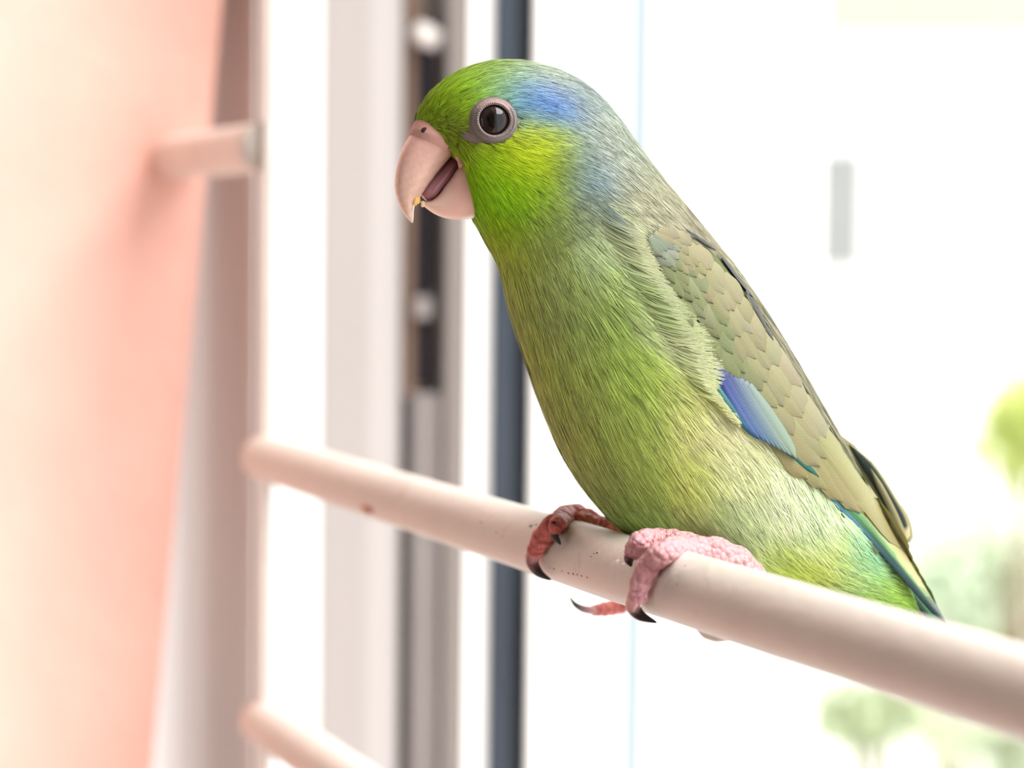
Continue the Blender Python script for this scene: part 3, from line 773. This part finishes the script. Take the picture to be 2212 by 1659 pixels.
# ---- beak
def grad_col(V, a_px, b_px, ca, cb):
    a = uvpx(*a_px); b = uvpx(*b_px); d = b-a; t = np.clip(((V[:, :2]-a) @ d)/(d @ d), 0, 1)[:, None]
    return np.array(lin(ca))*(1-t) + np.array(lin(cb))*t
UB = [(915,262,1004,312,5.0),(893,283,986,330,4.9),(877,306,966,351,4.7),(863,338,946,375,4.3),(855,372,927,401,3.8),(853,400,911,421,3.2),(857,426,899,433,2.5),(866,450,894,452,1.7),(878,469,893,469,1.0),(888,480,892,481,.35)]
V, F = loft(UB, 60, 40, power=.85)
cc = grad_col(V, (900,300), (890,480), (222,176,168), (232,204,186)); m = np.clip((-V[:, 1]+uvpx(880,455)[1])/2.0, 0, 1)[:, None]
cc = cc*(1-m) + np.array(lin((246,232,212)))*m
cc = cc*(1 + .035*np.sin((V[:, 0]*.5-V[:, 1])*5.0) - .10*np.exp(-(V[:, 2]/1.4)**2) + .03*rng.normal(size=len(V)))[:, None]
mk('upper_beak', wpt(V), F, M_horn, bird, col=np.clip(cc, 0, 1))
LB = [(1012,345,1042,468,4.8),(986,358,1022,472,4.6),(971,380,990,475,4.2),(959,398,963,471,3.6),(946,420,940,462,2.9),(929,434,922,450,1.9),(909,434,910,440,.6)]
V, F = loft(LB, 44, 36, power=.85)
mk('lower_beak', wpt(V), F, M_horn, bird, col=grad_col(V, (1010,400), (912,436), (224,180,176), (234,206,190)))
TB = [(1000,325,1010,370,2.2),(972,340,990,368,2.8),(952,362,972,392,3.0),(934,382,956,410,2.9),(918,400,940,428,2.5),(908,418,922,434,1.2)]
V, F = loft(TB, 30, 24); tz = np.sin(np.arange(len(V))/24*1.3)*.06
mk('tongue', wpt(V), F, M_horn, bird, col=grad_col(V, (985,352), (918,426), (96,40,52), (168,120,134)))
CB = [(922,246,1002,312,4.0),(900,258,994,322,5.1),(889,276,986,331,5.6),(884,287,979,338,5.2),(884,293,974,342,4.8)]
V, F = loft(CB, 26, 40, power=.9)
cere = mk('cere', wpt(V), F, M_lid, bird, col=grad_col(V, (920,262), (930,318), (176,130,120), (212,168,158)))
def nearest_on(V, px, py):
    best = None; 
    for it in range(3):
        n = 0 if best is None else best[2]; q = uvpx(px, py, n)
        k = np.argmin(((V[:, :2]-q)**2).sum(1) + np.where(V[:, 2] < 0, 99, 0)); best = V[k]
    q = uvpx(px, py, best[2]); return np.array([q[0], q[1], best[2]])
M_nos = pmat('nostril_dark', (40, 18, 18), .7, .1, 300)
for sg in (1, -1):
    q = nearest_on(V, 917, 281); vs_, fs_ = [], []
    for i in range(7):
        for k in range(16):
            th = 2*math.pi*k/16; ph = math.pi*(i/6)
            vs_.append((q[0]+.55*math.sin(ph)*math.cos(th), q[1]+.42*math.sin(ph)*math.sin(th)+.08*math.cos(th), (q[2]+.0+.18*math.cos(ph))*sg))
    fs_ = [[i*16+k, i*16+(k+1)%16, (i+1)*16+(k+1)%16, (i+1)*16+k] for i in range(6) for k in range(16)]
    mk('nostril', wpt(np.array(vs_)), fs_, M_nos, cere)
# corner of the mouth
gp = nearest_on(V, 985, 343)
vv, ff = tube_vf(wpt(np.array([uvn for uvn in ([*uvpx(984, 333, 4.6), 4.6], [*uvpx(993, 342, 5), 5.0], [*uvpx(996, 352, 5), 5.0], [*uvpx(994, 362, 4.6), 4.2])])), [.0003, .00055, .00055, .0002], 14)
mk('gape', vv, ff, M_lid, bird, col=np.tile(np.array(lin((204,150,146))), (len(vv), 1)))

# ---- eyes
M_eye = bpy.data.materials.new('eye_glossy'); M_eye.use_nodes = True
nt = M_eye.node_tree; pb = nt.nodes['Principled BSDF']
at = nt.nodes.new('ShaderNodeAttribute'); at.attribute_name = 'Col'; nt.links.new(at.outputs['Color'], pb.inputs['Base Color'])
pb.inputs['Roughness'].default_value = .02; pb.inputs['Specular IOR Level'].default_value = .6; pb.inputs['IOR'].default_value = 1.4
def build_eye(sg):
    ez = eye_s[2]; R = 2.9; cz = ez - .95
    V, CC = [], []
    for i in range(25):
        ph = math.pi*i/24
        for k in range(40):
            th = 2*math.pi*k/40; V.append((eye_s[0]+R*math.sin(ph)*math.cos(th), eye_s[1]+R*math.sin(ph)*math.sin(th), sg*(cz+R*math.cos(ph)*.86)))
            rr = R*math.sin(ph); CC.append(lin((6, 6, 8)) if rr < 1.35 else lin((36, 24, 22)))
    F = [[i*40+k, i*40+(k+1)%40, (i+1)*40+(k+1)%40, (i+1)*40+k] for i in range(24) for k in range(40)]
    eye = mk('eye', wpt(np.array(V)), F, M_eye, bird, col=np.array(CC))
    # eyelid: rings of skin around the eye
    prof = [(2.25, 1.05), (2.38, 1.32), (2.62, 1.40), (2.80, 1.22), (2.92, 1.16), (3.05, 1.24), (3.2, 1.02), (3.32, .82), (3.5, .45), (4.0, -.25)]
    S = 64; V, CC = [], []
    for (r, h) in prof:
        for k in range(S):
            th = 2*math.pi*k/S; u = eye_s[0]+r*math.cos(th)*1.0; v = eye_s[1]+r*math.sin(th)
            sn = nsurf(u, v); f = np.clip((r-2.3)/1.5, 0, 1); b = ez*(1-f)+sn*f
            V.append((u, v, sg*(b + h*.9 - .15)))
            CC.append(np.array(lin((132, 120, 118)))*(1-.35*abs(math.sin(r*7))) if math.sin(th) < .6 or r > 3.3 else np.array(lin((150, 126, 124))))
    F = [[i*S+k, i*S+(k+1)%S, (i+1)*S+(k+1)%S, (i+1)*S+k] for i in range(len(prof)-1) for k in range(S)]
    lid = mk('eyelid', wpt(np.array(V)), F, M_lid, eye, col=np.array(CC))
    # rim papillae
    V, F, CC = [], [], []
    for k in range(46):
        th = 2*math.pi*k/46; c = np.array([eye_s[0]+2.52*math.cos(th), eye_s[1]+2.52*math.sin(th), ez+1.06]); r0 = .15; b0 = len(V)
        for i in range(5):
            for j in range(8):
                ph = math.pi*i/4; t2 = 2*math.pi*j/8
                V.append((c[0]+r0*math.sin(ph)*math.cos(t2), c[1]+r0*math.sin(ph)*math.sin(t2), sg*(c[2]+r0*math.cos(ph)))); CC.append(lin((150, 140, 135)))
        F += [[b0+i*8+j, b0+i*8+(j+1)%8, b0+(i+1)*8+(j+1)%8, b0+(i+1)*8+j] for i in range(4) for j in range(8)]
    o = mk('eyelid_papillae', wpt(np.array(V)), F, M_lid, eye, col=np.array(CC)); tag(o, kind='stuff')
build_eye(1); build_eye(-1)
# bare grey lore skin: a slightly raised patch in front of the eye
for sg in (1, -1):
    V, F, CC = [], [], []; pc = (1012, 296); n1, n2 = 7, 28
    for i in range(n1):
        for k in range(n2):
            th = 2*math.pi*k/n2; r = i/(n1-1); q = (pc[0]+r*(34+6*math.sin(3*th))*math.cos(th)+r*10*math.sin(th), pc[1]+r*(20+4*math.cos(2*th))*math.sin(th)+r*8*math.cos(th))
            s = surf(q[0], q[1], 2); V.append((s[0], s[1], sg*(s[2]+.42*(1-r**3)-.05))); CC.append(np.array(lin((128, 114, 112)))*rng.uniform(.8, 1.1))
    F = [[i*n2+k, i*n2+(k+1)%n2, (i+1)*n2+(k+1)%n2, (i+1)*n2+k] for i in range(n1-1) for k in range(n2)]
    mk('lore_skin', wpt(np.array(V)), F, M_lid, bird, col=np.array(CC))

# ---- feet
def scute(t, th, p):
    v = Vector(p)*1000*.55
    return .06*math.sin(t*52) + .07*noise.noise(v*2.6)
def toe_path(pix):
    """(px, py, radius above the bar in mm or depth tuple)"""
    out = []
    for q in pix:
        if isinstance(q[2], tuple): out.append(tuple(P(q[0], q[1], q[2][0])))
        else: out.append(tuple(bar_pt(q[0], q[1], RB+q[2]*.001)))
    return np.array(out)
def build_foot(name, toes, claws, c0, c1, label):
    VV, FF, CC = [], [], []
    for pix, rad in toes:
        path = catmull(toe_path(pix), 54); rr = np.interp(np.linspace(0, 1, 54), np.linspace(0, 1, len(rad)), rad)*.001
        v, f = tube_vf(path, rr, 22, bump=scute); o = len(VV); VV += [tuple(x) for x in v]; FF += [[a+o for a in q] for q in f]
        t = np.repeat(np.linspace(0, 1, 54), 22); t = np.concatenate([t, [0, 1]])[:, None]
        CC.append(np.array(lin(c0))*(1-t) + np.array(lin(c1))*t)
    ft = mk(name, VV, FF, M_skin, bird, col=np.concatenate(CC)); ft['label'] = label
    for pix, rad in claws:
        path = catmull(toe_path(pix), 20); rr = np.interp(np.linspace(0, 1, 20), np.linspace(0, 1, len(rad)), rad)*.001
        v, f = tube_vf(path, rr, 14); t = np.concatenate([np.repeat(np.linspace(0, 1, 20), 14), [0, 1]])[:, None]
        ca, cb = np.array(lin((176, 120, 120))), np.array(lin((38, 32, 32))); k = np.clip(t*1.7-.1, 0, 1)
        mk('claw', v, f, M_claw, ft, col=ca*(1-k)+cb*k)
dn = (D0-.0165,)
build_foot('foot',
  [([(1630,1250,(.400,)),(1595,1218,(.397,)),(1540,1192,(.394,)),(1480,1185,(.3905,)),(1438,1192,1.9),(1405,1218,1.9),(1385,1255,1.9),(1378,1290,1.7)], [2.0,2.5,2.3,1.95,1.85,1.65,1.55,1.4]),
   ([(1530,1196,(.3955,)),(1470,1172,(.394,)),(1420,1166,(.394,)),(1384,1170,2.6),(1368,1192,2.1),(1362,1205,1.9)], [2.0,1.8,1.7,1.6,1.35,1.0]),
   ([(1560,1205,(.396,)),(1520,1215,(.400,)),(1470,1230,(.403,)),(1440,1260,(.404,))], [2.2,1.8,1.6,1.4])],
  [([(1377,1285,1.5),(1368,1308,1.6),(1384,1330,1.5),(1419,1345,1.0)], [1.35,1.15,.8,.1]),
   ([(1362,1195,1.9),(1359,1210,1.7),(1364,1224,1.1)], [.95,.75,.1])],
  (208,158,158), (206,150,160), 'pale pink scaly foot gripping the bar, lit from the garden')  # garden light is put into this foot's paler skin colour
build_foot('foot',
  [([(1375,1185,(.424,)),(1345,1160,(.424,)),(1300,1138,(.4245,)),(1262,1120,(.4255,)),(1232,1112,(.427,)),(1200,1130,1.9),(1172,1160,1.8),(1156,1192,1.6)], [1.9,1.8,1.7,1.8,1.8,1.7,1.6,1.4]),
   ([(1290,1138,(.4235,)),(1255,1126,(.4235,)),(1222,1122,(.4235,)),(1205,1132,2.6),(1199,1146,2.2)], [1.6,1.6,1.5,1.3,.95]),
   ([(1400,1240,(.436,)),(1380,1285,(.441,)),(1340,1308,(.442,)),(1305,1316,(.440,)),(1282,1319,(.4385,))], [1.5,1.4,1.3,1.2,.9])],
  [([(1154,1190,1.5),(1150,1214,1.5),(1165,1238,1.3),(1190,1253,.8)], [1.25,1.05,.7,.1]),
   ([(1199,1142,2.1),(1199,1158,1.9),(1211,1176,1.2)], [.95,.75,.1]),
   ([(1285,1319,(.4385,)),(1262,1316,(.437,)),(1243,1306,(.436,)),(1230,1289,(.435,))], [.8,.65,.45,.1])],
  (196,104,92), (188,96,92), 'darker reddish foot farther along the bar')  # skin colour darkened for the shade on this foot

# ---- seed crumbs held at the beak tip
def crumb(name, px, py, n, r, col, label, seed):
    q = uvpx(px, py, n); c = wpt(np.array([q[0], q[1], n])); bm = bmesh.new(); bmesh.ops.create_icosphere(bm, subdivisions=3, radius=r*.001)
    for v in bm.verts:
        k = 1 + .45*noise.noise(v.co*1600 + Vector((seed, 0, 0))); v.co = Vector((v.co.x*.75, v.co.y*.8, v.co.z*1.1))*k
    V = [tuple(v.co + Vector(c)) for v in bm.verts]; F = [[v.index for v in f.verts] for f in bm.faces]; bm.free()
    o = mk(name, V, F, pmat(name+'_flesh', col, .6, .1, 600, sss=.3)); tag(o, label, 'seed')
crumb('seed_crumb', 899, 433, 1.6, .75, (244, 196, 120), 'yellow seed crumb held between the beak tips', 1)
crumb('seed_crumb', 913, 441, 1.2, .42, (244, 226, 190), 'pale flake of seed stuck to lower beak tip', 5)
